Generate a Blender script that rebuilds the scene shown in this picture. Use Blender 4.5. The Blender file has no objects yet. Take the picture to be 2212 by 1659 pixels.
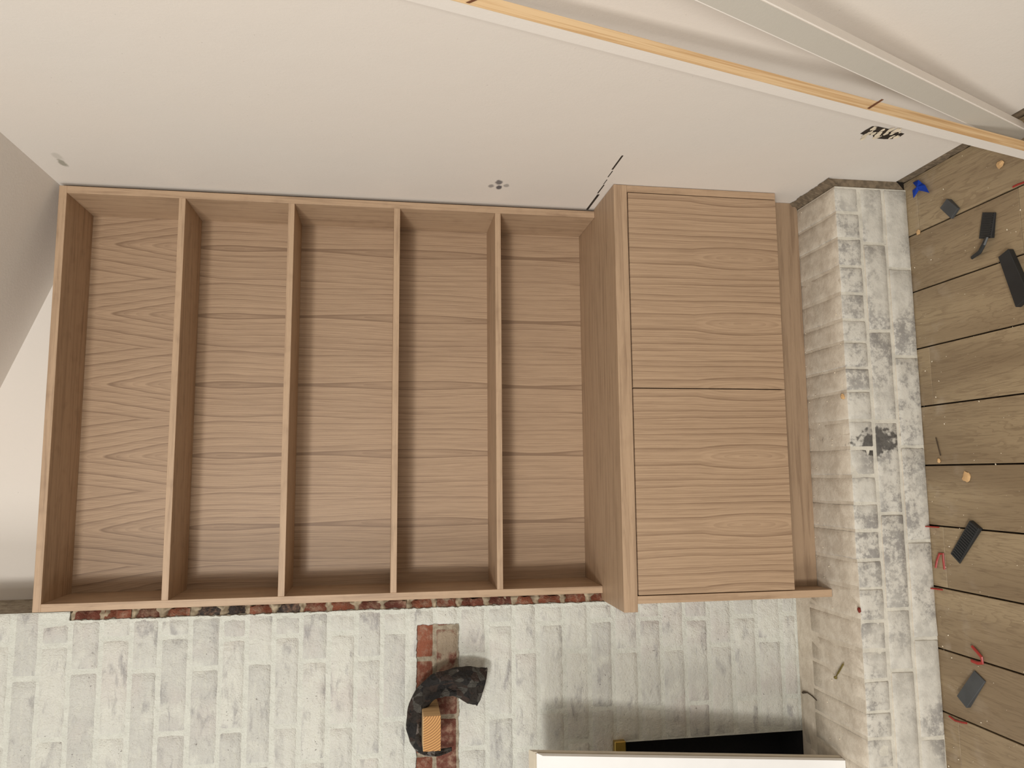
import bpy, bmesh, math, random
from mathutils import Vector, Matrix, noise
random.seed(7)
SC = bpy.context.scene
COL = SC.collection
# ------------------------------------------------------------------ camera
F_PX = 1644.136
CAM = Vector((0.27961, -1.77962, 0.50371))
RT = Vector((0.99301515, -0.11748581, 0.01086308))     # world direction of image up
FW = Vector((0.11770135, 0.98000144, -0.16044804))     # viewing direction
UP = Vector((0.00820453, 0.16060593, 0.98698451))      # world direction of image left
cd = bpy.data.cameras.new('camera')
cd.sensor_width = 36.0
cd.lens = F_PX*36.0/2212.0
cd.clip_start = 0.01
co = bpy.data.objects.new('camera', cd)
COL.objects.link(co)
co.matrix_world = Matrix(((-UP.x, RT.x, -FW.x, CAM.x), (-UP.y, RT.y, -FW.y, CAM.y), (-UP.z, RT.z, -FW.z, CAM.z), (0, 0, 0, 1)))
SC.camera = co
# ------------------------------------------------------------------ world, lights, exposure
w = bpy.data.worlds.new('world'); SC.world = w; w.use_nodes = True
w.node_tree.nodes['Background'].inputs[0].default_value = (1.0, 0.975, 0.93, 1)
w.node_tree.nodes['Background'].inputs[1].default_value = 0.30
def area(name, loc, target, size, power, col, size_y=None):
    l = bpy.data.lights.new(name, 'AREA'); l.energy = power; l.color = col; l.size = size
    if size_y: l.shape = 'RECTANGLE'; l.size_y = size_y
    o = bpy.data.objects.new(name, l); COL.objects.link(o); o.location = loc
    o.rotation_euler = (Vector(target)-Vector(loc)).to_track_quat('-Z', 'Y').to_euler()
    return o
area('room_lamp', (-0.9, -3.9, 1.55), (0.4, 0, 0.2), 0.30, 47, (1.0, 0.97, 0.91))
area('side_lamp', (-1.9, -2.2, 0.85), (0.938, -0.4, 0.3), 1.0, 37, (1.0, 0.965, 0.90))
area('low_brick_fill', (-0.6, -3.0, 1.2), (-0.1, 0, -0.3), 0.5, 29, (1.0, 0.96, 0.89))  # unseen fill light, added to brighten the lower brick and hearth
vs = SC.view_settings
vs.view_transform = 'Standard'; vs.look = 'None'; vs.gamma = 1.0; vs.use_curve_mapping = False
vs.exposure = -0.12

# ------------------------------------------------------------------ geometry helpers
def at(px, py, ax, val):
    """world point seen at a pixel of the photograph, on the plane ax = val"""
    r = (RT*(829.5-py)+FW*F_PX+UP*(1106-px))
    t = (val-CAM[ax])/r[ax]
    return CAM+r*t
def tag(o, label=None, cat=None, group=None, kind=None):
    if label: o['label'] = label
    if cat: o['category'] = cat
    if group: o['group'] = group
    if kind: o['kind'] = kind
    return o
def empty(name, loc, label, cat, group=None):
    o = bpy.data.objects.new(name, None); COL.objects.link(o); o.location = loc; o.empty_display_size = 0.05
    return tag(o, label, cat, group)
def link(name, me, mats, parent=None):
    o = bpy.data.objects.new(name, me); COL.objects.link(o)
    if not isinstance(mats, (list, tuple)): mats = [mats]
    for m in mats: me.materials.append(m)
    if parent: o.parent = parent
    return o
def from_bm(name, bm, mats, parent=None, smooth=False):
    """bm in world space; the object's origin goes to the middle of its foot"""
    bmesh.ops.recalc_face_normals(bm, faces=bm.faces)
    vs_ = [v.co for v in bm.verts]
    o0 = Vector(((min(v.x for v in vs_)+max(v.x for v in vs_))/2, (min(v.y for v in vs_)+max(v.y for v in vs_))/2, min(v.z for v in vs_)))
    for v in bm.verts: v.co -= o0
    me = bpy.data.meshes.new(name); bm.to_mesh(me); bm.free()
    if smooth:
        for p in me.polygons: p.use_smooth = True
    o = link(name, me, mats, parent)
    o.location = o0-(parent.location if parent else Vector((0, 0, 0)))
    return o
def bm_hex(bm, c8, mi=0):
    """8 corners: bottom four (ccw) then top four"""
    v = [bm.verts.new(c) for c in c8]
    fs = [(3, 2, 1, 0), (4, 5, 6, 7), (0, 1, 5, 4), (1, 2, 6, 5), (2, 3, 7, 6), (3, 0, 4, 7)]
    out = [bm.faces.new([v[i] for i in f]) for f in fs]
    for f in out: f.material_index = mi
    return out
def bm_box(bm, x0, x1, y0, y1, z0, z1, mi=0):
    return bm_hex(bm, [(x0, y0, z0), (x1, y0, z0), (x1, y1, z0), (x0, y1, z0), (x0, y0, z1), (x1, y0, z1), (x1, y1, z1), (x0, y1, z1)], mi)
def box(name, x0, x1, y0, y1, z0, z1, mat, parent=None, bev=0.0, seg=1):
    bm = bmesh.new(); bm_box(bm, x0, x1, y0, y1, z0, z1)
    if bev: bmesh.ops.bevel(bm, geom=bm.edges[:], offset=bev, segments=seg, affect='EDGES')
    return from_bm(name, bm, mat, parent)
def tube(bm, pts, rad, n=8, flat=1.0, up=Vector((0, -1, 0))):
    rings = []
    for i, p in enumerate(pts):
        a = pts[max(0, i-1)]; b = pts[min(len(pts)-1, i+1)]
        d = (Vector(b)-Vector(a)).normalized()
        s = d.cross(up)
        if s.length < 1e-4: s = d.cross(Vector((1, 0, 0)))
        s.normalize(); t = s.cross(d).normalized()
        r = rad[i] if isinstance(rad, (list, tuple)) else rad
        rings.append([bm.verts.new(Vector(p)+s*r*math.cos(2*math.pi*k/n)+t*r*flat*math.sin(2*math.pi*k/n)) for k in range(n)])
    for i in range(len(rings)-1):
        for k in range(n): bm.faces.new((rings[i][k], rings[i][(k+1) % n], rings[i+1][(k+1) % n], rings[i+1][k]))
    bm.faces.new(rings[0][::-1]); bm.faces.new(rings[-1])
def nz(x, y, z, s=1.0): return noise.noise(Vector((x*s, y*s, z*s)))

# ------------------------------------------------------------------ material helpers
class NT:
    def __init__(self, name):
        self.m = bpy.data.materials.new(name); self.m.use_nodes = True
        self.t = self.m.node_tree; self.n = self.t.nodes; self.b = self.n['Principled BSDF']
        self.out = self.n['Material Output']
        self.b.inputs['Roughness'].default_value = 0.6
    def val(self, s, v):
        if isinstance(v, bpy.types.NodeSocket): self.t.links.new(v, s)
        else:
            if hasattr(s, 'default_value'):
                if isinstance(v, (tuple, list)) and len(v) == 3 and s.type == 'RGBA': v = tuple(v)+(1,)
                s.default_value = v
    def M(self, op, a, b=0.0, c=0.0):
        n = self.n.new('ShaderNodeMath'); n.operation = op
        self.val(n.inputs[0], a); self.val(n.inputs[1], b); self.val(n.inputs[2], c)
        return n.outputs[0]
    def pos(self):
        g = self.n.new('ShaderNodeNewGeometry'); return g.outputs['Position']
    def sep(self, v):
        s = self.n.new('ShaderNodeSeparateXYZ'); self.val(s.inputs[0], v); return s.outputs
    def comb(self, x, y, z):
        s = self.n.new('ShaderNodeCombineXYZ'); self.val(s.inputs[0], x); self.val(s.inputs[1], y); self.val(s.inputs[2], z); return s.outputs[0]
    def noise(self, v, scale=5, detail=3, rough=0.5, dist=0.0):
        n = self.n.new('ShaderNodeTexNoise'); self.val(n.inputs['Vector'], v); n.inputs['Scale'].default_value = scale
        n.inputs['Detail'].default_value = detail; n.inputs['Roughness'].default_value = rough; n.inputs['Distortion'].default_value = dist
        return n.outputs['Fac']
    def voro(self, v, scale, out='Distance', feature='F1', rnd=1.0):
        n = self.n.new('ShaderNodeTexVoronoi'); self.val(n.inputs['Vector'], v); n.inputs['Scale'].default_value = scale
        n.feature = feature; n.inputs['Randomness'].default_value = rnd
        return n.outputs[out]
    def ss(self, v, a, b, lo=0.0, hi=1.0):
        n = self.n.new('ShaderNodeMapRange'); n.interpolation_type = 'SMOOTHSTEP'
        self.val(n.inputs[0], v)
        for i, q in enumerate((a, b, lo, hi)): self.val(n.inputs[1+i], q)
        return n.outputs[0]
    def mix(self, f, a, b, mode='MIX'):
        n = self.n.new('ShaderNodeMix'); n.data_type = 'RGBA'; n.blend_type = mode
        self.val(n.inputs[0], f); self.val(n.inputs[6], a); self.val(n.inputs[7], b)
        return n.outputs[2]
    def ramp(self, f, stops):
        n = self.n.new('ShaderNodeValToRGB'); self.val(n.inputs[0], f)
        e = n.color_ramp.elements
        while len(e) < len(stops): e.new(0.5)
        for q, (p, c) in zip(e, stops): q.position = p; q.color = tuple(c)+(1,)
        return n.outputs[0]
    def rnd(self):
        return self.n.new('ShaderNodeObjectInfo').outputs['Random']
    def color(self, c): self.val(self.b.inputs['Base Color'], c)
    def rough(self, r): self.val(self.b.inputs['Roughness'], r)
    def bump(self, h, dist=0.001, strength=1.0):
        n = self.n.new('ShaderNodeBump'); n.inputs['Strength'].default_value = strength; n.inputs['Distance'].default_value = dist
        self.val(n.inputs['Height'], h); self.t.links.new(n.outputs[0], self.b.inputs['Normal'])
def S(r, g, b):
    f = lambda c: (c/255/12.92 if c <= 10.31 else ((c/255+0.055)/1.055)**2.4)
    return (f(r), f(g), f(b))
def plain(name, c, rough=0.6, metal=0.0, amt=0.12, scale=30):
    t = NT(name); n = t.noise(t.pos(), scale, 3)
    t.color(t.mix(t.ss(n, 0.3, 0.7), tuple(q*(1-amt) for q in c), tuple(min(1, q*(1+amt)) for q in c)))
    t.rough(rough); t.b.inputs['Metallic'].default_value = metal
    t.bump(n, 0.0004)
    return t.m

# oak veneer: slip-matched leaves with cathedral grain running up the panel
OAK = ((0.448, 0.310, 0.200), (0.250, 0.160, 0.098))
def veneer(name, x0, P, mode):
    t = NT(name); s = t.sep(t.pos())
    x, y, z = s[0], s[1], s[2]
    q = t.M('ADD', t.M('SUBTRACT', x, x0), P*20.5)
    leaf = t.M('FLOOR', t.M('DIVIDE', q, P))
    u = t.M('SUBTRACT', t.M('SUBTRACT', q, t.M('MULTIPLY', leaf, P)), P/2)
    warp = t.noise(t.comb(t.M('MULTIPLY', u, 20.0), 3.0, t.M('MULTIPLY', z, 1.3)), 1.0, 3, 0.55)
    warp2 = t.noise(t.comb(t.M('MULTIPLY', x, 9.0), 1.0, t.M('MULTIPLY', z, 2.5)), 1.0, 2)
    uw = t.M('ADD', u, t.M('ADD', t.M('MULTIPLY', t.M('SUBTRACT', warp, 0.5), 0.024), t.M('MULTIPLY', t.M('SUBTRACT', warp2, 0.5), 0.010)))
    if mode == 'shelf':
        r = t.M('SQRT', t.M('ADD', t.M('MULTIPLY', uw, uw), 0.00006))
        G = t.M('MULTIPLY', t.ss(z, 1.30, 0.86), 0.040)
        G2 = t.M('MULTIPLY', t.M('SINE', t.M('MULTIPLY', z, 11.0)), 0.003)
        Fq = t.M('ADD', t.M('SUBTRACT', r, G), G2)
    else:
        dz = t.M('MULTIPLY', t.M('SUBTRACT', z, -0.300), 0.15)
        r = t.M('SQRT', t.M('ADD', t.M('MULTIPLY', uw, uw), t.M('ADD', t.M('MINIMUM', t.M('MULTIPLY', dz, dz), 0.0003), 0.00001)))
        Fq = r
    cyc = t.M('MULTIPLY', Fq, 72.0)
    fr = t.M('FRACT', t.M('ADD', cyc, 20.0))
    line = t.M('MULTIPLY', t.M('POWER', fr, 3.6), t.ss(fr, 1.0, 0.90))
    idx = t.M('FLOOR', t.M('ADD', cyc, 20.0))
    gate = t.ss(t.noise(t.comb(t.M('MULTIPLY', idx, 7.3), 0.5, t.M('MULTIPLY', z, 0.8)), 1.0, 1), 0.35, 0.66)
    fr2 = t.M('FRACT', t.M('MULTIPLY', cyc, 3.0))
    fine = t.M('MULTIPLY', t.M('POWER', fr2, 2.0), 0.30)
    pores = t.noise(t.comb(t.M('MULTIPLY', x, 420.0), t.M('MULTIPLY', y, 420.0), t.M('MULTIPLY', z, 11.0)), 1.0, 3, 0.65)
    big = t.noise(t.comb(t.M('MULTIPLY', x, 14.0), 0, t.M('MULTIPLY', z, 1.5)), 1.0, 2)
    d = t.M('ADD', t.M('MULTIPLY', line, t.M('ADD', t.M('MULTIPLY', gate, 1.15), 0.22)), fine)
    d = t.M('ADD', d, t.M('MULTIPLY', t.ss(pores, 0.38, 0.70), 0.36))
    d = t.M('ADD', d, t.M('MULTIPLY', t.M('SUBTRACT', big, 0.5), 0.35))
    n = t.n.new('ShaderNodeClamp'); t.val(n.inputs[0], d)
    t.color(t.mix(n.outputs[0], OAK[0], OAK[1]))
    t.rough(0.5); t.bump(pores, 0.0002)
    return t.m
# plain sawn oak: grain along one axis (0 = x, 1 = y, 2 = z)
def oak(name, axis, tint=1.0, blotch=0.0, a=OAK[0], b=OAK[1]):
    t = NT(name); s = t.sep(t.pos())
    k = [110.0, 110.0, 110.0]; k[axis] = 5.0
    v = t.comb(*[t.M('MULTIPLY', s[i], k[i]) for i in range(3)])
    n1 = t.noise(v, 1.0, 4, 0.6, 0.6)
    k2 = [8.0*q for q in k]; k2[axis] = 40.0
    n2 = t.noise(t.comb(*[t.M('MULTIPLY', s[i], k2[i]) for i in range(3)]), 1.0, 2, 0.6)
    d = t.M('ADD', t.M('MULTIPLY', t.ss(n1, 0.42, 0.72), 0.65), t.M('MULTIPLY', t.ss(n2, 0.45, 0.8), 0.22))
    if blotch:
        bl = t.noise(t.pos(), 28.0, 2)
        d = t.M('ADD', d, t.M('MULTIPLY', t.ss(bl, 0.5, 0.75), blotch))
    n = t.n.new('ShaderNodeClamp'); t.val(n.inputs[0], d)
    t.color(t.mix(n.outputs[0], tuple(q*tint for q in a), tuple(q*tint for q in b)))
    t.rough(0.5); t.bump(n2, 0.0002)
    return t.m
m_shelfback = veneer('oak_veneer_shelving', 0.848, 0.172, 'shelf')
m_door = veneer('oak_veneer_doors', 0.772, 0.1525, 'door')
m_oakx = oak('oak_edge_along_x', 0, 1.04, 0.25)
m_oakz = oak('oak_edge_along_z', 2, 1.02, 0.2)
m_oaky = oak('oak_worktop', 0, 1.0, 0.1)
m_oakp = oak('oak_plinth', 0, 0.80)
m_pine = oak('raw_pine', 2, 1.0, 0.0, S(224, 190, 142), S(178, 136, 92))
m_pine_end = None

def wall_paint(name, c, marks=False):
    t = NT(name); p = t.pos()
    n1 = t.noise(p, 1.6, 2); n2 = t.noise(p, 220.0, 3, 0.6); n3 = t.noise(p, 14.0, 3)
    col = t.mix(t.ss(n1, 0.3, 0.7), tuple(q*0.985 for q in c), (c[0]*1.01, c[1]*0.985, c[2]*0.97))
    if marks:
        s = t.sep(p)
        # finger smudges and old stains: dirt with a place of its own on the paint
        def spot(y, z, ry, rz, colr, strength, col):
            e = t.M('SQRT', t.M('ADD', t.M('POWER', t.M('DIVIDE', t.M('SUBTRACT', s[1], y), ry), 2.0), t.M('POWER', t.M('DIVIDE', t.M('SUBTRACT', s[2], z), rz), 2.0)))
            e = t.M('ADD', e, t.M('MULTIPLY', t.M('SUBTRACT', t.noise(p, 90.0, 3), 0.5), 1.0))
            return t.mix(t.M('MULTIPLY', t.ss(e, 1.15, 0.55), strength), col, colr)
        for px, py, ry, rz, k in ((1078, 394, .016, .009, .8), (1078, 405, .014, .007, .9), (1061, 402, .012, .0065, .6), (1094, 401, .012, .007, .5)):
            q = at(px, py, 0, 0.938); col = spot(q.y, q.z, ry, rz, S(70, 66, 74), k, col)
        for px, py, ry, rz, k in ((135, 352, .022, .008, .7), (124, 338, .02, .01, .25)):
            q = at(px, py, 0, 0.938); col = spot(q.y, q.z, ry, rz, S(128, 126, 108), k, col)
        sp = t.voro(p, 38.0); col = t.mix(t.M('MULTIPLY', t.ss(sp, 0.045, 0.02), 0.35), col, S(120, 112, 100))
    t.color(col); t.rough(0.75)
    t.bump(t.M('ADD', t.M('MULTIPLY', n2, 0.4), t.M('MULTIPLY', n3, 1.2)), 0.0006)
    return t.m
m_wall = wall_paint('white_wall_paint', (0.755, 0.715, 0.665), True)
m_ceil = wall_paint('ceiling_paint', (0.76, 0.72, 0.67))
m_beam_shade = wall_paint('beam_shaded_white', (0.50, 0.47, 0.415))  # the beam's white with shade mixed into the colour
m_white = wall_paint('white_gloss_board', (0.78, 0.74, 0.69))

# whitewashed brick; bare where the paint stops
def brick_mat(name, mortar=False):
    t = NT(name); p = t.pos(); s = t.sep(p); r = t.rnd()
    ed = t.M('MULTIPLY', t.M('SUBTRACT', t.noise(p, 70.0, 3), 0.5), 0.010)
    zz = t.M('ADD', s[2], ed); xx = t.M('ADD', s[0], ed)
    b1 = t.M('MULTIPLY', t.M('MULTIPLY', t.ss(zz, 0.3385, 0.3405), t.ss(zz, 0.4355, 0.4335)), t.ss(xx, -0.0555, -0.0575))
    b2 = t.M('MULTIPLY', t.ss(xx, -0.0200, -0.0185), t.ss(zz, 1.162, 1.160))
    b3 = t.M('MULTIPLY', t.ss(s[0], -0.0035, -0.0025), t.ss(s[1], 0.000, 0.003))
    bare = t.M('MAXIMUM', t.M('MAXIMUM', b1, b2), b3)
    spk = t.noise(p, 330.0, 3, 0.7); mid = t.noise(p, 55.0, 4, 0.65)
    if mortar:
        raw = t.mix(t.ss(mid, 0.3, 0.7), S(128, 116, 98), S(176, 164, 144))
        paint = t.mix(t.ss(mid, 0.3, 0.7), (0.60, 0.605, 0.55), (0.67, 0.675, 0.615))
    else:
        base = t.ramp(r, [(0.0, S(112, 60, 44)), (0.3, S(140, 80, 56)), (0.55, S(104, 58, 46)), (0.78, S(124, 66, 48)), (0.88, S(66, 60, 58))])
        raw = t.mix(t.ss(mid, 0.42, 0.72), base, S(158, 128, 108))
        sm = t.M('MULTIPLY', t.M('MULTIPLY', t.ss(s[2], 0.392, 0.386), t.ss(s[2], 0.334, 0.340)), t.ss(t.noise(p, 26.0, 3), 0.40, 0.52)); raw = t.mix(t.M('MULTIPLY', sm, t.ss(s[0], -0.23, -0.17)), raw, S(158, 142, 122))
        raw = t.mix(t.M('MULTIPLY', t.ss(spk, 0.58, 0.7), 0.5), raw, S(70, 50, 42))
        tone = t.ss(t.M('ADD', t.M('MULTIPLY', r, 0.5), t.M('MULTIPLY', t.noise(p, 9.0, 2), 0.7)), 0.3, 0.95)
        paint = t.mix(tone, (0.66, 0.655, 0.60), (0.54, 0.535, 0.50))
        pk = t.noise(p, 7.0, 2); paint = t.mix(t.M('MULTIPLY', t.ss(pk, 0.5, 0.68), 0.5), paint, (0.58, 0.53, 0.50))
        brush = t.noise(t.comb(t.M('MULTIPLY', s[0], 0.25), s[1], s[2]), 150.0, 3, 0.6); paint = t.mix(t.M('MULTIPLY', t.ss(brush, 0.45, 0.75), 0.35), paint, (0.70, 0.70, 0.61))
        wear = t.noise(t.comb(t.M('MULTIPLY', s[0], 0.35), s[1], s[2]), 42.0, 5, 0.65, 0.4)
        reg = t.noise(p, 11.0, 2)
        wm = t.M('MULTIPLY', t.ss(wear, 0.50, 0.68), t.ss(reg, 0.38, 0.58))
        paint = t.mix(t.M('MULTIPLY', t.ss(t.noise(p, 16.0, 3), 0.55, 0.68), 0.7), paint, (0.69, 0.69, 0.625))
        paint = t.mix(t.M('MULTIPLY', wm, 0.6), paint, S(138, 135, 138))
        pits = t.M('MULTIPLY', t.ss(t.noise(p, 210.0, 2, 0.5), 0.67, 0.73), t.ss(t.noise(p, 13.0, 2), 0.5, 0.62))
        paint = t.mix(t.M('MULTIPLY', pits, 0.75), paint, S(96, 88, 84))
    t.color(t.mix(bare, paint, raw)); t.rough(0.8)
    t.bump(t.M('ADD', t.M('MULTIPLY', spk, 0.42), t.M('ADD', t.M('MULTIPLY', mid, 1.0), t.M('MULTIPLY', bare, -0.8))), 0.0055)
    return t.m
m_brick = brick_mat('whitewashed_brick'); m_mortar = brick_mat('whitewashed_mortar', True)
def hearth_mat(name, top=False, mortar=False):
    t = NT(name); p = t.pos(); s = t.sep(p); r = t.rnd()
    mid = t.noise(p, 40.0, 4, 0.65); spk = t.noise(p, 260.0, 3, 0.7); big = t.noise(p, 9.0, 2)
    up = t.sep(t.n.new('ShaderNodeNewGeometry').outputs['Normal'])[2]
    lite = (0.62, 0.595, 0.535) if not mortar else (0.66, 0.63, 0.55)
    c = t.mix(t.ss(mid, 0.35, 0.7), lite, tuple(q*0.82 for q in lite))
    fine = t.noise(p, 120.0, 4, 0.75)
    wm = t.M('MULTIPLY', t.ss(t.M('ADD', t.M('ADD', t.M('MULTIPLY', mid, 0.55), t.M('MULTIPLY', fine, 0.5)), t.M('MULTIPLY', r, 0.08)), 0.50, 0.66), t.ss(big, 0.34, 0.6))
    if not mortar: c = t.mix(t.M('MULTIPLY', wm, 0.62), c, S(112, 108, 108))
    dust = t.mix(t.ss(mid, 0.3, 0.7), S(208, 197, 180), S(190, 177, 159))
    c = t.mix(t.M('MULTIPLY', t.ss(up, 0.6, 0.95), 0.85), c, dust)
    c = t.mix(t.M('MULTIPLY', t.ss(spk, 0.63, 0.72), 0.4), c, S(92, 84, 76))
    # scorched, chipped patch on the front
    q = at(1895, 955, 1, -0.262)
    e = t.M('SQRT', t.M('ADD', t.M('POWER', t.M('DIVIDE', t.M('SUBTRACT', s[0], q.x), 0.030), 2.0), t.M('POWER', t.M('DIVIDE', t.M('SUBTRACT', s[2], q.z), 0.052), 2.0)))
    e = t.M('ADD', e, t.M('MULTIPLY', t.M('SUBTRACT', t.noise(p, 75.0, 4), 0.5), 2.2))
    if not mortar: c = t.mix(t.M('MULTIPLY', t.ss(e, 1.1, 0.7), 0.85), c, S(58, 54, 52))
    t.color(c); t.rough(0.85)
    t.bump(t.M('ADD', t.M('MULTIPLY', spk, 0.3), mid), 0.0016)
    return t.m
m_hearth = hearth_mat('whitewashed_hearth_brick'); m_hmortar = hearth_mat('whitewashed_hearth_mortar', mortar=True)
def plank_mat():
    t = NT('wood_look_floor_plank'); p = t.pos(); s = t.sep(p); r = t.rnd()
    v = t.comb(t.M('ADD', t.M('MULTIPLY', s[0], 26.0), t.M('MULTIPLY', r, 57.0)), t.M('MULTIPLY', r, 31.0), t.M('MULTIPLY', s[1], 3.2))
    n = t.noise(v, 1.0, 4, 0.55, 0.8)
    ring = t.M('FRACT', t.M('MULTIPLY', n, 9.0))
    fine = t.noise(t.comb(t.M('MULTIPLY', s[0], 420.0), r, t.M('MULTIPLY', s[1], 22.0)), 1.0, 3, 0.6)
    big = t.noise(v, 0.4, 2)
    c = t.mix(t.ss(t.M('ADD', big, t.M('MULTIPLY', t.M('SUBTRACT', r, 0.5), 0.3)), 0.3, 0.7), S(160, 141, 112), S(130, 111, 86))
    c = t.mix(t.M('MULTIPLY', t.ss(ring, 0.6, 0.95), 0.35), c, S(108, 88, 66))
    c = t.mix(t.M('MULTIPLY', t.ss(fine, 0.5, 0.75), 0.40), c, S(96, 78, 58))
    dust = t.M('MULTIPLY', t.ss(t.noise(p, 18.0, 4), 0.52, 0.72), t.ss(s[1], -0.46, -0.27))
    c = t.mix(t.M('MULTIPLY', dust, 0.45), c, S(170, 156, 138))
    t.color(c); t.rough(0.5); t.bump(fine, 0.0004)
    return t.m
m_plank = plank_mat()
m_black_plastic = plain('black_plastic', S(34, 36, 38), 0.45)
m_grey_plastic = plain('charcoal_plastic', S(66, 68, 70), 0.55)
m_red = plain('red_plastic', S(150, 40, 32), 0.4)
m_blue = plain('blue_tape', S(24, 78, 200), 0.5)
m_black = plain('sooty_black', S(16, 15, 17), 0.85, scale=200)
m_brass = plain('brushed_brass', S(196, 168, 92), 0.32, 1.0)
m_steel = plain('zinc_plated_steel', S(150, 136, 84), 0.35, 0.9)
m_rust = plain('rusty_steel', S(80, 66, 52), 0.6, 0.5)
m_tan = plain('tan_crumbs', S(206, 168, 120), 0.9)
m_crumb = plain('white_crumbs', S(226, 214, 192), 0.9)
m_dirt = plain('dirty_filler', S(112, 98, 80), 0.95, 0, 0.28, 90)
m_lump = plain('grey_mortar', S(160, 146, 124), 0.95, 0, 0.25, 90)
m_void = plain('dark_gap', S(48, 38, 28), 0.95, 0, 0.4, 60)
m_chip = plain('red_paint_chip', S(120, 44, 30), 0.8)
m_screen = plain('white_lacquer', S(242, 242, 242), 0.35, 0, 0.01)
m_cream = plain('cream_lacquer_edge', S(196, 186, 168), 0.4, 0, 0.05)

# ------------------------------------------------------------------ setting
XW = 0.938; ZF = -0.6661; ZL = -0.4877; YL = -0.2619
def st(o): o['kind'] = 'structure'; return o
# floor with its planks
fl = st(box('floor', -3.5, 1.05, -6.0, 0.25, -0.72, ZF-0.007, m_void))
joints = {0: -0.2967, 1: -0.567, 3: -0.300, 6: -0.302, 9: -0.3046, 2: -0.86, 4: -0.75, 5: -0.95, 7: -0.88, 8: -0.7}
for k in range(-1, 14):
    x1 = 0.9405-0.1298*k; x0 = x1-0.1298
    if k == -1: x1 = 0.99
    g = 0.0017
    cuts = [-0.255, joints.get(k, -0.5)]
    while cuts[-1] > -2.4: cuts.append(cuts[-1]-0.90)
    for a, b in zip(cuts[:-1], cuts[1:]):
        dz = random.uniform(-0.0006, 0.0004)
        box('plank', x0+g, x1-g, b+0.0006, a-0.0006, ZF-0.009+dz, ZF+dz, m_plank, fl, 0.0006)
# right wall: stops two centimetres above the floor, dirty gap under it
bm = bmesh.new()
bm_box(bm, XW, 1.05, -2.4, YL+0.004, -0.640, 1.9)
bm_box(bm, XW, 1.05, YL+0.004, 0.30, -0.474, 1.9)
wr = st(from_bm('wall_right', bm, m_wall))
bm = bmesh.new()
N = 60
def rough_strip(bm, pts_a, pts_b, amp, seed):
    rows = []
    for i in range(N+1):
        t_ = i/N; row = []
        for j in range(5):
            a = Vector(pts_a[0]).lerp(Vector(pts_a[1]), t_); b = Vector(pts_b[0]).lerp(Vector(pts_b[1]), t_)
            q = a.lerp(b, j/4)
            k = amp*(noise.noise(Vector((q.y*40+seed, q.z*60, j*0.7+seed)))+0.6*noise.noise(Vector((q.y*130, j*2.1, seed))))
            row.append(bm.verts.new(q+Vector((-abs(k) if j in (1, 2, 3) else 0, 0, k*0.6))))
        rows.append(row)
    for i in range(N):
        for j in range(4): bm.faces.new((rows[i][j], rows[i][j+1], rows[i+1][j+1], rows[i+1][j]))
rough_strip(bm, ((XW+0.006, YL, -0.636), (XW+0.006, -0.85, -0.636)), ((XW+0.001, YL, -0.6655), (XW+0.001, -0.85, -0.6655)), 0.006, 3)
rough_strip(bm, ((XW-0.001, 0.0, -0.471), (XW-0.001, YL-0.006, -0.471)), ((0.922, 0.0, -0.494), (0.922, YL-0.006, -0.494)), 0.006, 9)
rough_strip(bm, ((XW+0.002, YL-0.001, -0.470), (XW+0.002, YL-0.004, -0.640)), ((0.922, YL+0.004, -0.494), (0.922, YL+0.004, -0.665)), 0.005, 19)
o = from_bm('gap_filler', bm, m_dirt, wr); o['label'] = 'rough brown filler in the gap under the wall'
# slit left by a saw in the plaster and the chipped hole
a = at(1270, 453, 0, XW); b = at(1350, 325, 0, XW)
bm = bmesh.new()
for t0, t1, wd in ((0, .30, .0007), (.32, .47, .0006), (.48, .56, .0004), (.60, .70, .0005), (.72, .93, .0003)):
    p0 = a.lerp(b, t0); p1 = a.lerp(b, t1)
    bm_box(bm, XW-0.0004, XW+0.001, p1.y, p0.y, p0.z-wd/2, p1.z+wd/2)
o = from_bm('crack', bm, m_void, wr); o['label'] = 'thin dark broken slit in the plaster'
bm = bmesh.new()
base = [(1858, 290), (1868, 281), (1884, 272), (1898, 273), (1918, 278), (1938, 284), (1952, 289), (1944, 296), (1926, 300), (1908, 300), (1888, 299), (1884, 292), (1870, 293)]
vv = [bm.verts.new(at(x+random.uniform(-2, 2), y+random.uniform(-1, 1), 0, XW-0.0004)) for x, y in base]; bm.faces.new(vv)
o = from_bm('plaster_chip', bm, m_void, wr); o['label'] = 'dark chipped hole in the plaster'
bm = bmesh.new()
for k in range(44):
    px = random.uniform(1880, 1944); py = random.uniform(279, 298)
    if k < 12: px = random.uniform(1862, 1890); py = 297-(px-1862)*0.75+random.uniform(-3, 4)
    c = at(px, py, 0, XW-0.0010); r = random.uniform(0.0015, 0.0062); n = 7
    th = random.uniform(0, 6)
    ring = [bm.verts.new(c+Vector((random.uniform(-.001, 0), r*1.8*math.cos(th+2*math.pi*i/n)*random.uniform(.6, 1.2), r*0.8*math.sin(th+2*math.pi*i/n)*random.uniform(.6, 1.2)))) for i in range(n)]
    bm.faces.new(ring)
o = from_bm('plaster_flakes', bm, m_crumb, wr); o['kind'] = 'stuff'; o['label'] = 'white plaster flakes in the hole'
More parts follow.
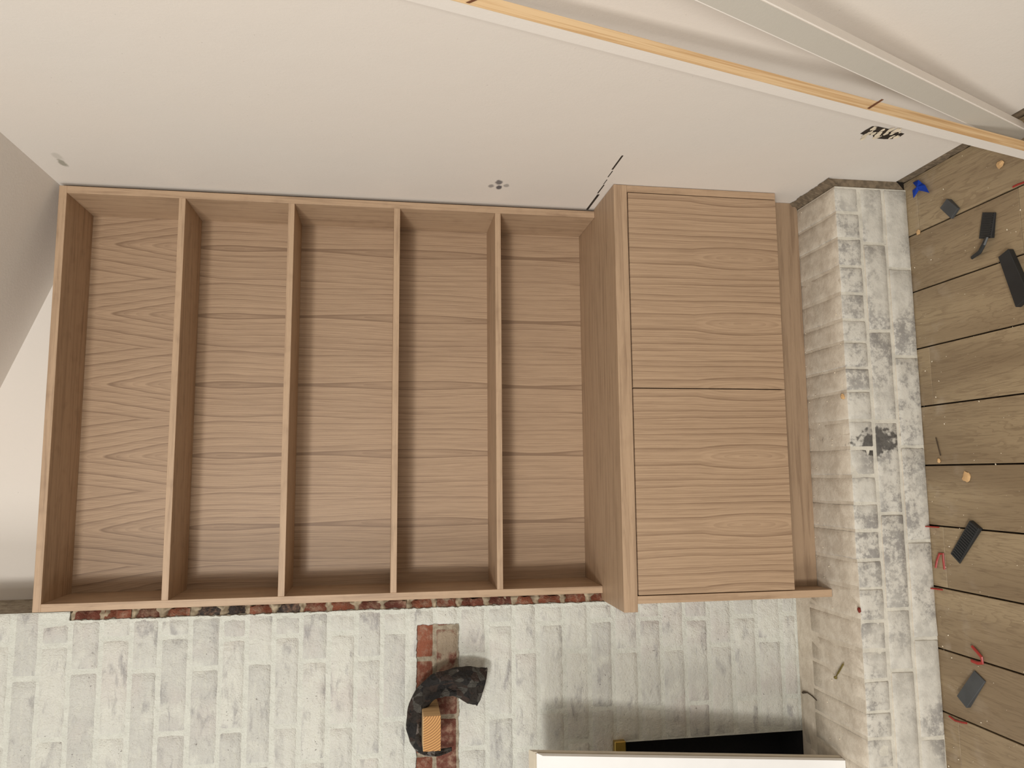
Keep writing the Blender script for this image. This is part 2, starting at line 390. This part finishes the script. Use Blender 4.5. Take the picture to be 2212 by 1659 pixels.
# back of the niche, sloping ceiling
st(box('wall_back', -1.3, 1.05, 0.2, 0.26, -0.72, 1.95, m_wall))
A_ = 0.398
bm = bmesh.new()
def zc(x): return 1.242+A_*(XW-x)
bm_hex(bm, [(-0.9, -1.3, zc(-0.9)), (1.05, -1.3, zc(1.05)), (1.05, 0.2, zc(1.05)), (-0.9, 0.2, zc(-0.9)), (-0.9, -1.3, zc(-0.9)+.03), (1.05, -1.3, zc(1.05)+.03), (1.05, 0.2, zc(1.05)+.03), (-0.9, 0.2, zc(-0.9)+.03)])
st(from_bm('ceiling', bm, m_ceil))
# brick chimney wall on the left with firebox opening
XO = -0.338; ZO = -0.030
bm = bmesh.new()
def mortar_face(bm, x0, x1, z0, z1, nx, nzc):
    g = [[bm.verts.new((x0+(x1-x0)*i/nx, 0.0009+0.0008*nz(x0+(x1-x0)*i/nx, 1, z0+(z1-z0)*j/nzc, 30), z0+(z1-z0)*j/nzc)) for j in range(nzc+1)] for i in range(nx+1)]
    for i in range(nx):
        for j in range(nzc): bm.faces.new((g[i][j], g[i+1][j], g[i+1][j+1], g[i][j+1]))
mortar_face(bm, XO, -0.0195, ZL-0.02, 1.5, 24, 120)
mortar_face(bm, -0.0195, -0.001, 1.161, 1.5, 2, 20)
mortar_face(bm, -0.0195, -0.001, ZL-0.02, -0.03, 2, 20)
mortar_face(bm, -1.3, XO, ZO, 1.5, 24, 70)
bm_box(bm, XO, -0.0196, 0.004, 0.199, ZL-0.02, 1.5)
bm_box(bm, -0.0195, -0.001, 0.004, 0.199, ZL-0.02, -0.031)
bm_box(bm, -0.0195, -0.001, 0.004, 0.199, 1.161, 1.5)
bm_box(bm, -1.3, XO, 0.004, 0.199, ZO, 1.5)
wl = st(from_bm('wall_left', bm, m_mortar))
o = box('firebox_lining', -1.2, XO+0.003, 0.10, 0.15, ZL, ZO+0.01, m_black, wl); o['label'] = 'soot black back of the fireplace'
o = box('firebox_cheek', XO-0.0015, XO+0.004, 0.003, 0.12, ZL, ZO, m_black, wl); o['label'] = 'black cheek of the fireplace opening'
o = box('firebox_floor', -1.2, XO+0.002, 0.004, 0.14, ZL-0.004, ZL+0.002, m_black, wl); o['label'] = 'black floor of the fireplace'
courses = [1.44, 1.3823, 1.3248, 1.2695, 1.2155, 1.1572, 1.0973, 1.0377, 0.9802, 0.9182, 0.8546, 0.8008, 0.7445, 0.6867, 0.6272, 0.568, 0.5113, 0.454, 0.3938, 0.3393, 0.2751, 0.2131, 0.1569, 0.0947, 0.0351, -0.0234, -0.0842, -0.1405, -0.1997, -0.2595, -0.3206, -0.3822, -0.4469, -0.4877]
def brick(x0, x1, z0, z1, parent, mat, chopped=False, y=0.0, depth=0.02, relief=1.0, flat_end=False):
    """one brick seen from the front: a bevelled, slightly uneven slab"""
    bm = bmesh.new(); nx, ny = max(2, int((x1-x0)/0.022)), 4
    seed = random.uniform(0, 90); pr = y+random.uniform(-0.0016, -0.0004)*relief
    rows = []
    xs = [x0, x0+0.0045]+[x0+0.0045+(x1-x0-0.009)*i/nx for i in range(1, nx)]+[x1-0.0045, x1]
    zs = [z0, z0+0.004]+[z0+0.004+(z1-z0-0.008)*i/ny for i in range(1, ny)]+[z1-0.004, z1]
    for i, x in enumerate(xs):
        col = []
        for j, z in enumerate(zs):
            ex = i in (0, len(xs)-1); ez = j in (0, len(zs)-1)
            yy = pr+0.0010*noise.noise(Vector((x*38+seed, z*45, seed)))+0.0009*noise.noise(Vector((x*120, z*140, seed)))
            if ex or ez: yy = y+0.0020
            if ex and ez: x_ = x+(0.003 if i == 0 else -0.003)
            else: x_ = x+0.0016*noise.noise(Vector((x*50, z*50, seed+4)))*(1 if ex else 0)
            z_ = z+0.0014*noise.noise(Vector((x*45, z*10, seed+8)))*(1 if ez else 0)
            if chopped and x > -0.0195:
                k = 0.5+0.9*noise.noise(Vector((z*75, seed, 2)))
                dx = (x+0.0195)/0.0195
                yy = y+0.003+dx*0.030*max(0.1, k)
                if ex: x_ = -0.0012-0.006*abs(noise.noise(Vector((z*90, seed, 5))))
            col.append(bm.verts.new((x_, yy, z_)))
        rows.append(col)
    for i in range(len(xs)-1):
        for j in range(len(zs)-1): bm.faces.new((rows[i][j], rows[i+1][j], rows[i+1][j+1], rows[i][j+1]))
    return from_bm('brick', bm, mat, parent, smooth=True)
o = box('rubble_core', -0.0195, -0.001, 0.034, 0.199, -0.031, 1.161, m_void, wl); o['label'] = 'dark cavity where the bricks were hacked off'
for k, z in enumerate(courses):
    if not (-0.03 < z < 1.16): continue
    bm = bmesh.new(); sd = k*3.7; n = 8; hgt = random.uniform(0.009, 0.016)
    g = []
    for i in range(n+1):
        row = []
        for j in range(n+1):
            x = -0.0198+0.0190*i/n; fz = -1+2*j/n
            wd = hgt*(1+0.7*noise.noise(Vector((x*160, sd, fz)))+ (0.5 if i > 4 else 0)*abs(noise.noise(Vector((sd, 1, 2))))*2)
            yy = 0.003+0.016*abs(fz)**2+(i/n)*0.012*(0.6+noise.noise(Vector((x*120, fz*2, sd))))
            row.append(bm.verts.new((x, yy, z+fz*wd)))
        g.append(row)
    for i in range(n):
        for j in range(n): bm.faces.new((g[i][j], g[i+1][j], g[i+1][j+1], g[i][j+1]))
    o = from_bm('mortar_lump', bm, m_lump, wl, smooth=True)
for k in range(len(courses)-1):
    z1, z0 = courses[k], courses[k+1]
    if z1-z0 < 0.045 and k != len(courses)-2: continue
    A = (k-3) % 2 == 0
    ph = -0.128 if A else -0.0655
    js = []
    x = ph
    while x > -0.62: js.append(x+random.uniform(-.006, .006)); x -= (0.196 if not A else 0.205)
    xs = [-0.0012]+js
    for a, b in zip(xs[:-1], xs[1:]):
        xr, xl = a-0.0034, b+0.0034
        if a > -0.01: xr = -0.0012
        if z1 < ZO+0.02:
            if xl < XO: xl = XO+0.001
            if xr < XO+0.012: continue
        chop = a > -0.01 and z0 < 1.16 and z1 > -0.03
        extra = [xr]
        if chop: xr = -0.0012
        brick(xl, xr, z0+0.0034+random.uniform(-.0008, .0012), z1-0.0034-random.uniform(-.0008, .0012), wl, m_brick, chop, relief=(1.0 if k < 29 else 0.5))
# ------------------------------------------------------------------ brick hearth
hb = bpy.data.objects.new('brick_hearth', None); COL.objects.link(hb); hb.location = (0.15, -0.13, ZF)
tag(hb, 'low whitewashed brick hearth step along the foot of the oak cabinet', 'hearth')
bm = bmesh.new(); bm_box(bm, -1.0, 0.921, YL+0.0012, 0.0, ZF, ZL-0.0009); from_bm('mortar_core', bm, m_hmortar, hb)
hx = [0.921, 0.860, 0.800, 0.735, 0.674, 0.614, 0.564, 0.506, 0.4545, 0.3904, 0.330, 0.2695, 0.2107, 0.1535, 0.090, 0.0317, -0.036, -0.0961, -0.1575, -0.2203, -0.2733, -0.335, -0.395, -0.455, -0.52]
def hbrick(x0, x1, y0, y1, z0, z1, chip=1.0):
    bm = bmesh.new(); bm_box(bm, x0, x1, y0, y1, z0, z1)
    bmesh.ops.bevel(bm, geom=bm.edges[:], offset=0.0018, segments=1, affect='EDGES')
    bmesh.ops.subdivide_edges(bm, edges=[e for e in bm.edges if e.calc_length() > 0.035], cuts=3, use_grid_fill=True)
    sd = random.uniform(0, 50)
    for v in bm.verts:
        n_ = noise.noise_vector(v.co*45+Vector((sd, 0, 0)))
        v.co += n_*0.0013*chip
    return from_bm('brick', bm, m_hearth, hb, smooth=True)
for a, b in zip(hx[:-1], hx[1:]):
    hbrick(b+0.0028, a-0.0028, YL+random.uniform(-.0015, .001), -0.062, -0.5435, ZL+random.uniform(-.0008, .0008))
for zt, zb, js in ((-0.5505, -0.6030, [0.921, 0.79, 0.590, 0.3885, 0.188, -0.013, -0.140, -0.345, -0.55]), (-0.6095, -0.6655, [0.921, 0.735, 0.5327, 0.3325, 0.128, -0.0767, -0.28, -0.49])):
    for a, b in zip(js[:-1], js[1:]):
        hbrick(b+0.0035, a-0.0035, YL+random.uniform(-.002, .0), YL+0.09, zb, zt)
for a, b in ((0.921, 0.72), (0.714, 0.50), (0.494, 0.28), (0.274, 0.06), (0.054, -0.15), (-0.156, -0.36), (-0.366, -0.56)):
    hbrick(b, a, -0.057, -0.001, -0.54, ZL-0.001, 0.6)

# ------------------------------------------------------------------ oak bookcase
W, T, ZT, TS, DB = 0.930, 0.0163, 1.2351, 0.0141, 0.158
bk = empty('bookcase', (0.465, 0.08, 0.0), 'tall oak bookcase with four shelves built into the niche', 'bookcase')
o = box('side_panel', 0.0, T, 0.0, 0.19, 0.0, ZT-T, m_oakz, bk, 0.0005)
o = box('side_panel', W-T, W, 0.0, 0.19, 0.0, ZT-T, m_oakz, bk, 0.0005)
o = box('top_panel', 0.0, W, 0.0, 0.19, ZT-T, ZT, m_oakx, bk, 0.0005)
for z in (0.98077, 0.73884, 0.49428, 0.25099):
    box('shelf', T, W-T, 0.0003, DB, z-TS, z, m_oakx, bk, 0.0004)
box('back_panel', T, W-T, DB, 0.176, 0.0, ZT-T, m_shelfback, bk)
# ------------------------------------------------------------------ worktop
YW, WT = -0.1633, 0.0314
wt = box('worktop', -0.0171, XW-0.001, YW, DB+0.02, -WT, -0.0003, m_oaky, None, 0.0007)
tag(wt, 'thick solid oak worktop lying between bookcase and base cabinet', 'worktop')
# ------------------------------------------------------------------ base cabinet
YD, ZD, ZS, YP = -0.1620, -0.3973, -0.4845, -0.1024
bc = empty('base_cabinet', (0.465, 0.02, ZL), 'low oak base cabinet with two plain doors under the worktop', 'cabinet')
box('side_panel', 0.0, T, YD, 0.16, ZS-0.0025, -WT-0.0002, m_oakz, bc, 0.0005)
box('side_panel', W-0.009, W+0.0068, YD, 0.16, ZD, -WT-0.0002, m_oakz, bc, 0.0005)
box('bottom_panel', T, W-0.009, YD+0.022, 0.16, ZD, ZD+0.016, m_oakx, bc)
box('back_panel', T, W-0.009, 0.150, 0.16, ZD+0.016, -WT-0.001, m_oakx, bc)
GX = 0.46797; ZDT = -WT-0.0026
box('door', GX+0.0011, W-0.009-0.0022, YD-0.0012, YD+0.018, ZD+0.0005, ZDT, m_door, bc, 0.0006)
box('door', T+0.0022, GX-0.0011, YD-0.0012, YD+0.018, ZD+0.0005, ZDT, m_door, bc, 0.0006)
box('kick_board', T, XW-0.0005, YP, YP+0.016, ZL+0.0003, ZD-0.0004, m_oakp, bc, 0.0005)

# ------------------------------------------------------------------ leaning timbers on the right
def beam(name, pa, pb, u, v, wu, wv, mats, label, cat, ext_a, ext_b, faces_pine=()):
    d = (pb-pa).normalized(); a = pa-d*ext_a; b = pb+d*ext_b
    u = (u-d*u.dot(d)).normalized(); v = (v-d*v.dot(d)-u*v.dot(u)).normalized()
    bm = bmesh.new()
    cs = [(0, 0), (wu, 0), (wu, wv), (0, wv)]
    bm_hex(bm, [tuple(b+u*i+v*j) for i, j in cs]+[tuple(a+u*i+v*j) for i, j in cs])
    bm.normal_update()
    for i in faces_pine: bm.faces[i].material_index = 1 if False else bm.faces[i].material_index
    return bm, d, u, v, a, b
# board with raw pine edge: origin edge = far edge of its white face
pa = at(870, 0, 0, 0.890); pb = at(2212, 345, 0, 0.846)
d1 = (pb-pa).normalized()
uu = Vector((0, -1, 0)); uu = (uu-d1*uu.dot(d1)).normalized()
v1 = Vector((1, 0, 0)); v1 = (v1-d1*v1.dot(d1)-uu*v1.dot(uu)).normalized()
tt = (ZF+0.002-pa.z)/d1.z; foot = pa+d1*tt; top = pa-d1*0.75
lb = bpy.data.objects.new('leaning_board', None); COL.objects.link(lb); lb.location = foot
tag(lb, 'long narrow white board with a raw pine edge, leaning by the right wall', 'board')
def prism(name, a, b, u, v, u0, u1, v0, v1_, mat, parent, bev=0.001):
    bm = bmesh.new(); cs = [(u0, v0), (u1, v0), (u1, v1_), (u0, v1_)]
    bm_hex(bm, [a+u*i+v*j for i, j in cs]+[b+u*i+v*j for i, j in cs])
    if bev: bmesh.ops.bevel(bm, geom=bm.edges[:], offset=bev, segments=2, affect='EDGES')
    return from_bm(name, bm, mat, parent)
WU = 0.026
prism('board_face', foot, top, uu, v1, 0.0, WU, 0.0, 0.014, m_white, lb)
def pine_mat():
    t = NT('pine_lath'); p = t.pos(); s = t.sep(p)
    def dot(v, k):
        q = [t.M('MULTIPLY', t.M('SUBTRACT', s[i], foot[i]), v[i]*k) for i in range(3)]
        return t.M('ADD', q[0], t.M('ADD', q[1], q[2]))
    n1 = t.noise(t.comb(dot(uu, 60.0), dot(v1, 200.0), dot(d1, 4.0)), 1.0, 3, 0.6, 0.5)
    c = t.mix(t.ss(n1, 0.4, 0.65), S(222, 192, 150), S(198, 160, 114))
    kn = t.voro(t.comb(dot(uu, 10.0), dot(v1, 20.0), dot(d1, 6.0)), 1.0)
    c = t.mix(t.M('MULTIPLY', t.ss(kn, 0.10, 0.04), 0.8), c, S(120, 74, 44))
    t.color(c); t.rough(0.6); return t.m
m_lath = pine_mat()
prism('pine_edge', foot, top, uu, v1, WU-0.001, WU+0.0016, -0.0004, 0.0175, m_lath, lb, 0.0004)
for px, py in ((1047, 8), (1904, 218)):
    # short dark finger-joint line across the pine edge
    k = (at(px, py, 0, 0.87)-foot).dot(-d1)
    c = foot-d1*k
    bm = bmesh.new(); sl = -0.016
    q = [c+uu*(WU+0.002)+v1*0.0+d1*sl, c+uu*(WU+0.002)+v1*0.0+d1*(sl+0.005), c+uu*(WU+0.002)+v1*0.023-d1*(sl-0.005), c+uu*(WU+0.002)+v1*0.023-d1*sl]
    bm_hex(bm, q+[p_+uu*0.0003 for p_ in q]); o = from_bm('glue_line', bm, plain('glue_line', S(110, 66, 38)), lb)
# square white beam further out
pa = at(1650, 0, 0, 0.850); pb = at(2060, 203, 0, 0.880)
d2 = (pb-pa).normalized()
u2 = Vector((1.0, 0.5, 0)); u2 = (u2-d2*u2.dot(d2)).normalized()
v2 = u2.cross(d2).normalized()
if v2.y < 0: v2 = -v2
foot2 = pa+d2*((ZF+0.002-pa.z)/d2.z); top2 = pa-d2*0.75
bm = bmesh.new()
fs2 = bm_hex(bm, [foot2+u2*i+v2*j for i, j in ((0, 0), (.030, 0), (.030, .034), (0, .034))]+[top2+u2*i+v2*j for i, j in ((0, 0), (.030, 0), (.030, .034), (0, .034))])
fs2[5].material_index = 1; fs2[3].material_index = 0  # left face gets the greyer colour, painting in its shaded side
bmesh.ops.bevel(bm, geom=bm.edges[:], offset=0.002, segments=2, affect='EDGES')
ob = from_bm('painted_beam', bm, [m_white, m_beam_shade])
tag(ob, 'square painted timber, one face coloured grey as its shaded side, slanting behind the pine-edged board', 'beam')

# ------------------------------------------------------------------ timber stub with rag on the brick wall
sb = box('timber_stub', -0.2885, -0.2185, -0.120, -0.001, 0.3880, 0.4245, m_pine, None, 0.0012)
tag(sb, 'sawn pine block end sticking out of the bare brick strip', 'wood block')
def endgrain():
    t = NT('pine_end_grain'); s = t.sep(t.pos())
    dx = t.M('SUBTRACT', s[0], -0.20); dz = t.M('SUBTRACT', s[2], 0.44)
    r = t.M('SQRT', t.M('ADD', t.M('MULTIPLY', dx, dx), t.M('MULTIPLY', dz, dz)))
    f = t.M('FRACT', t.M('MULTIPLY', r, 210.0))
    t.color(t.mix(t.ss(f, 0.3, 0.9), S(196, 148, 92), S(134, 92, 54))); t.rough(0.8); return t.m
bm = bmesh.new(); bm_box(bm, -0.2882, -0.2188, -0.1206, -0.1190, 0.3884, 0.4240)
o = from_bm('end_grain', bm, endgrain(), sb)
def camo():
    t = NT('camouflage_cloth'); c = t.voro(t.comb(*[t.M('MULTIPLY', q, 1.0) for q in t.sep(t.pos())]), 66.0, 'Color')
    f = t.sep(c)[0]
    t.color(t.ramp(f, [(0.0, S(24, 21, 20)), (0.36, S(48, 36, 30)), (0.55, S(66, 63, 58)), (0.68, S(36, 30, 25)), (0.87, S(96, 90, 86))]))
    t.n['Color Ramp'].color_ramp.interpolation = 'CONSTANT'
    t.rough(0.9); t.bump(t.noise(t.pos(), 60.0, 3, 0.5, 1.5), 0.012); return t.m
rag_path = [(1042, 1484, 40, .040), (1022, 1480, 38, .046), (998, 1474, 32, .052), (970, 1474, 27, .056), (942, 1482, 24, .056), (918, 1500, 21, .052), (903, 1526, 19, .050), (896, 1556, 18, .050), (898, 1584, 17, .050), (906, 1606, 15, .050), (922, 1622, 10, .046), (944, 1626, 7, .038), (962, 1622, 6, .030), (976, 1618, 4, .022)]
bm = bmesh.new(); rings = []; NR = 20
# resample the path smoothly
def cr(p0, p1, p2, p3, t): return tuple(0.5*((2*b)+(-a+c)*t+(2*a-5*b+4*c-e)*t*t+(-a+3*b-3*c+e)*t**3) for a, b, c, e in zip(p0, p1, p2, p3))
fine_path = []
for i in range(len(rag_path)-1):
    P = [rag_path[max(0, i-1)], rag_path[i], rag_path[i+1], rag_path[min(len(rag_path)-1, i+2)]]
    for s_ in range(4): fine_path.append(cr(*P, s_/4))
fine_path.append(rag_path[-1])
cen = [at(x, y, 1, -dep) for x, y, w_, dep in fine_path]
for i, (x, y, w_, dep) in enumerate(fine_path):
    a = cen[max(0, i-1)]; b = cen[min(len(cen)-1, i+1)]
    d = (b-a).normalized(); sd = d.cross(Vector((0, 1, 0))).normalized(); yy = Vector((0, 1, 0))
    rw = w_*0.00104; ring = []
    for k in range(NR):
        th = 2*math.pi*k/NR
        fold = 1+0.36*math.sin(3*th+i*0.19)+0.26*math.sin(5*th-i*0.13)+0.25*nz(i*0.25, math.sin(th)*2, math.cos(th)*2)
        ring.append(bm.verts.new(cen[i]+sd*rw*math.cos(th)*(1+0.16*nz(i*0.35, th, 1))+yy*(min(rw*0.75, 0.020))*math.sin(th)*fold))
    rings.append(ring)
for i in range(len(rings)-1):
    for k in range(NR): bm.faces.new((rings[i][k], rings[i][(k+1) % NR], rings[i+1][(k+1) % NR], rings[i+1][k]))
bm.faces.new(rings[0][::-1]); bm.faces.new(rings[-1])
rag = from_bm('rag', bm, camo(), None, smooth=True)
tag(rag, 'dark camouflage rag looped around the pine block on the brick wall', 'rag')

# ------------------------------------------------------------------ white board in front of the fireplace
def tri(px, py, y): return at(px, py, 1, y)
tb_r = tri(1142, 1619.5, -0.200); tf_r = tri(1173, 1633, -0.232)
bb_r = tri(1815, 1631, -0.153); bf_r = tri(1826, 1643, -0.176)
bb_r.z = bf_r.z = ZL+0.0005
left = Vector((-0.42, 0, 0))
fs_ = bpy.data.objects.new('fireplace_screen', None); COL.objects.link(fs_); fs_.location = (bb_r+bf_r)/2+left*0.5
tag(fs_, 'white lacquered panel standing on the hearth before the black fireplace opening', 'panel')
def slab(name, y_in0, y_in1, mat, f0=0.0, f1=1.0, inset=0.0):
    """slice of the panel's thickness: 0 = back face, 1 = front face"""
    bm = bmesh.new()
    def L(a, b, f): return a.lerp(b, f)
    b0, b1 = L(bb_r, bf_r, f0), L(bb_r, bf_r, f1); t0, t1 = L(tb_r, tf_r, f0), L(tb_r, tf_r, f1)
    ins = Vector((-inset, 0, 0)); dn = Vector((0, 0, -inset))
    bm_hex(bm, [b1+left, b1+ins, b0+ins, b0+left, t1+left+dn, t1+ins+dn, t0+ins+dn, t0+left+dn])
    return from_bm(name, bm, mat, fs_)
slab('back_rim', 0, 0, m_cream, 0.0, 0.36, 0.0)
slab('groove', 0, 0, m_cream, 0.36, 0.56, 0.003)
slab('front_panel', 0, 0, m_screen, 0.56, 1.0, 0.0)
# brass bar along the head of the fireplace opening
br = box('brass_trim_bar', -1.1, -0.3305, -0.016, 0.0, -0.043, -0.0165, m_brass, None, 0.0015)
tag(br, 'square brass bar capping the top corner of the fireplace opening', 'trim bar')

# ------------------------------------------------------------------ small things lying about
def fl_pt(px, py, z=ZF): return at(px, py, 2, z)
def wedge(name, quad, h0, h1, mat, ribs, label, cat, group=None):
    """wedge with its footprint through four photo points; height h0 at side 0-1, h1 at side 2-3"""
    p = [fl_pt(x, y, ZF) for x, y in quad]; bm = bmesh.new(); up = Vector((0, 0, 1))
    bm_hex(bm, [p[0], p[1], p[2], p[3], p[0]+up*h0, p[1]+up*h0, p[2]+up*h1, p[3]+up*h1])
    bmesh.ops.bevel(bm, geom=bm.edges[:], offset=0.0006, segments=1, affect='EDGES')
    o = from_bm(name, bm, mat); o.location.z += 0.0004
    tag(o, label, cat, group)
    if ribs:
        bm = bmesh.new()
        for k in range(ribs):
            f = (k+0.5)/ribs; f2 = f+0.35/ribs
            a, b = p[0].lerp(p[3], f), p[1].lerp(p[2], f); c, d = p[0].lerp(p[3], f2), p[1].lerp(p[2], f2)
            a, b = a.lerp(b, 0.12), b.lerp(a, 0.12); c, d = c.lerp(d, 0.12), d.lerp(c, 0.12)
            h = h0+(h1-h0)*f; g = h0+(h1-h0)*f2
            bm_hex(bm, [a+up*h, b+up*h, d+up*g, c+up*g, a+up*(h+.0012), b+up*(h+.0012), d+up*(g+.0012), c+up*(g+.0012)])
        bmesh.ops.recalc_face_normals(bm, faces=bm.faces)
        r = from_bm('ribs', bm, mat, o); r.location.z += 0.0004
    return o
wedge('levelling_wedge', [(2055, 1196), (2075, 1218), (2124, 1142), (2103, 1124)], 0.002, 0.009, m_black_plastic, 16, 'ribbed black plastic wedge beside the red clip marks on the floor', 'wedge', 'tile levelling wedges on the floor')
wedge('levelling_wedge', [(2076, 1503), (2097, 1529), (2131, 1472), (2107, 1448)], 0.010, 0.003, m_grey_plastic, 0, 'smooth charcoal plastic wedge on the floor, nearest the brick wall side', 'wedge', 'tile levelling wedges on the floor')
wedge('levelling_wedge', [(2041, 450), (2056, 430), (2075, 450), (2060, 473)], 0.012, 0.006, m_grey_plastic, 0, 'small tilted dark plastic block beside the blue tape scrap', 'wedge', 'tile levelling wedges on the floor')
wedge('levelling_wedge', [(2122, 516), (2149, 514), (2153, 459), (2125, 459)], 0.008, 0.003, m_black_plastic, 11, 'ribbed black wedge with a bent strip at its end, near the floor joint', 'wedge', 'tile levelling wedges on the floor')
wedge('plastic_offcut', [(2168, 556), (2190, 538), (2236, 640), (2206, 664)], 0.012, 0.012, m_black_plastic, 0, 'long black plastic offcut cut by the bottom edge of the floor', 'offcut')
bm = bmesh.new(); pts = [fl_pt(2142, 512), fl_pt(2136, 528), fl_pt(2124, 545), fl_pt(2104, 557)]
tube(bm, [q+Vector((0, 0, h)) for q, h in zip(pts, (.010, .011, .008, .005))], [.004, .005, .005, .004], 6, 0.7, Vector((0, 0, 1)))
o = from_bm('plastic_strip', bm, m_black_plastic); tag(o, 'short bent black plastic strip touching the ribbed wedge', 'strip')
# blue tape scrap
bm = bmesh.new(); q = [(1974, 395), (1992, 389), (1996, 396), (2006, 400), (2013, 417), (1999, 413), (1991, 412), (1979, 429), (1978, 412), (1984, 404)]
top_ = [bm.verts.new(fl_pt(x, y)+Vector((0, 0, 0.003+0.006*abs(math.sin(i*1.7))))) for i, (x, y) in enumerate(q)]
c_ = bm.verts.new(fl_pt(1992, 404)+Vector((0, 0, 0.013)))
for i in range(len(top_)): bm.faces.new((top_[i], top_[(i+1) % len(top_)], c_))
r_ = bmesh.ops.solidify(bm, geom=bm.faces[:], thickness=0.0012)
o = from_bm('tape_scrap', bm, m_blue); tag(o, 'crumpled scrap of blue tape on the floor by the right wall', 'tape')
# red clips and clip remains
def clip(name, pts, r, z, label):
    bm = bmesh.new(); tube(bm, [fl_pt(x, y)+Vector((0, 0, z)) for x, y in pts], r, 6, 0.7, Vector((0, 0, 1)))
    o = from_bm(name, bm, m_red); tag(o, label, 'tile clip', 'red tile clips on the floor'); return o
def fin(X, y0, y1, h, label):
    bm = bmesh.new(); bm_hex(bm, [(X-.0011, y1, ZF), (X+.0011, y1, ZF), (X+.0011, y0, ZF), (X-.0011, y0, ZF), (X-.0011, y1, ZF+h*.3), (X+.0011, y1, ZF+h*.3), (X+.0011, y0, ZF+h), (X-.0011, y0, ZF+h)])
    o = from_bm('tile_clip', bm, m_red); tag(o, label, 'tile clip', 'red tile clips on the floor'); return o
fin(0.1592, -0.2655, -0.291, 0.014, 'flat red plastic clip in the floor joint nearest the ribbed black wedge')
fin(0.0278, -0.2655, -0.288, 0.012, 'flat red plastic clip in the floor joint below the cabinet side')
clip('tile_clip', [(2052, 1547), (2064, 1556), (2078, 1560), (2090, 1562)], .002, .002, 'thin red clip lying in the joint by the smooth charcoal wedge')
clip('tile_clip', [(2024, 1226), (2027, 1210), (2032, 1196), (2040, 1196), (2041, 1212), (2043, 1230)], .0028, .003, 'red plastic clip bent into a horseshoe, beside the hearth')
clip('tile_clip', [(2103, 1396), (2114, 1408), (2124, 1420), (2126, 1432), (2114, 1432), (2102, 1427)], .0034, .0036, 'red hooked clip lying across the joint above the smooth wedge')
clip('tile_clip', [(2190, 404), (2200, 399), (2214, 394)], .002, .002, 'red clip at the far floor joint near the right wall')
# screw on the hearth
def pin(name, a, b, r, head, mat, label, cat, z):
    p0 = at(a[0], a[1], 2, z)+Vector((0, 0, head)); p1 = at(b[0], b[1], 2, z)+Vector((0, 0, r*1.1))
    bm = bmesh.new(); d = (p1-p0)
    pts = [p0, p0+d*0.03, p0+d*0.06, p0+d*0.12, p0+d*0.8, p1]
    tube(bm, pts, [head, head, head*.6, r, r, r*0.2], 8, 1.0, Vector((0, 0, 1)))
    for k in range(9):
        c = p0+d*(0.3+0.07*k); tube(bm, [c, c+d*0.015], [r*1.45, r*1.3], 8, 1.0, Vector((0, 0, 1)))
    o = from_bm(name, bm, mat); tag(o, label, cat); return o
pin('wood_screw', (1808, 1464), (1825, 1431), .0016, .004, m_steel, 'brassy wood screw lying on the hearth', 'screw', ZL)
bm = bmesh.new(); tube(bm, [at(x, y, 2, ZL)+Vector((0, 0, .0022)) for x, y in ((1736, 1496), (1738, 1495), (1746, 1496), (1756, 1503), (1766, 1513))], [.003, .003, .0014, .0014, .0010], 6, 1, Vector((0, 0, 1)))
tag(from_bm('bent_nail', bm, m_rust), 'rusty bent nail on the hearth near the fireplace', 'nail')
bm = bmesh.new(); tube(bm, [fl_pt(x, y)+Vector((0, 0, .0015)) for x, y in ((2023, 945), (2028, 965), (2033, 984))], .0012, 6, 1, Vector((0, 0, 1)))
tag(from_bm('floor_nail', bm, m_rust), 'thin nail lying on the floor plank beside the hearth', 'nail')
def crumb(px, py, z, r, mat, name, label, cat, flat=0.35):
    bm = bmesh.new(); bmesh.ops.create_icosphere(bm, subdivisions=2, radius=r)
    c = at(px, py, 2, z)
    for v in bm.verts:
        v.co *= 1+0.5*noise.noise(v.co*(1.4/r)+Vector((px, py, 0))); v.co.z *= flat; v.co += c+Vector((0, 0, r*flat*0.8))
    return tag(from_bm(name, bm, mat), label, cat)
crumb(2088, 1030, ZF, .011, m_tan, 'plaster_crumb', 'tan splash of crumbled filler in the middle of a floor plank', 'crumb', .15)
crumb(2162, 355, ZF, .008, m_tan, 'plaster_crumb', 'tan crumb on the floor plank against the right wall', 'crumb', .3)
crumb(1985, 502, ZF, .006, m_tan, 'plaster_crumb', 'tan crumb on the joint below the blue tape', 'crumb')
crumb(2029, 995, ZF, .005, m_tan, 'plaster_crumb', 'tan crumb at the tip of the thin floor nail', 'crumb')
crumb(1823, 857, ZL, .006, m_tan, 'wood_crumb', 'small brown crumb on the front edge of the hearth', 'crumb', .6)
crumb(1858, 1318, ZL, .0055, m_chip, 'paint_chip', 'dark red chip on the front edge of the hearth', 'chip', .5)
# grit scattered over floor and hearth
def grit(name, n, z, x0, x1, y0, y1, label):
    bm = bmesh.new()
    for k in range(n):
        x = random.uniform(x0, x1); y = y1-(y1-y0)*random.random()**1.4; r = random.choice((.0005, .0005, .0007, .0009, .0015))
        m = Matrix.Translation((x, y, z+r*0.6)) @ Matrix.Rotation(random.uniform(0, 3), 4, 'Z') @ Matrix.Diagonal((1.4, 0.9, 0.6, 1))
        bmesh.ops.create_icosphere(bm, subdivisions=1, radius=r, matrix=m)
    o = from_bm(name, bm, m_crumb); tag(o, label, 'grit', kind='stuff'); return o
grit('floor_grit', 170, ZF, -0.35, 0.93, -0.62, -0.268, 'white plaster grit scattered on the wooden floor')
grit('hearth_grit', 120, ZL, -0.34, 0.915, -0.255, -0.104, 'white plaster grit scattered on top of the hearth')
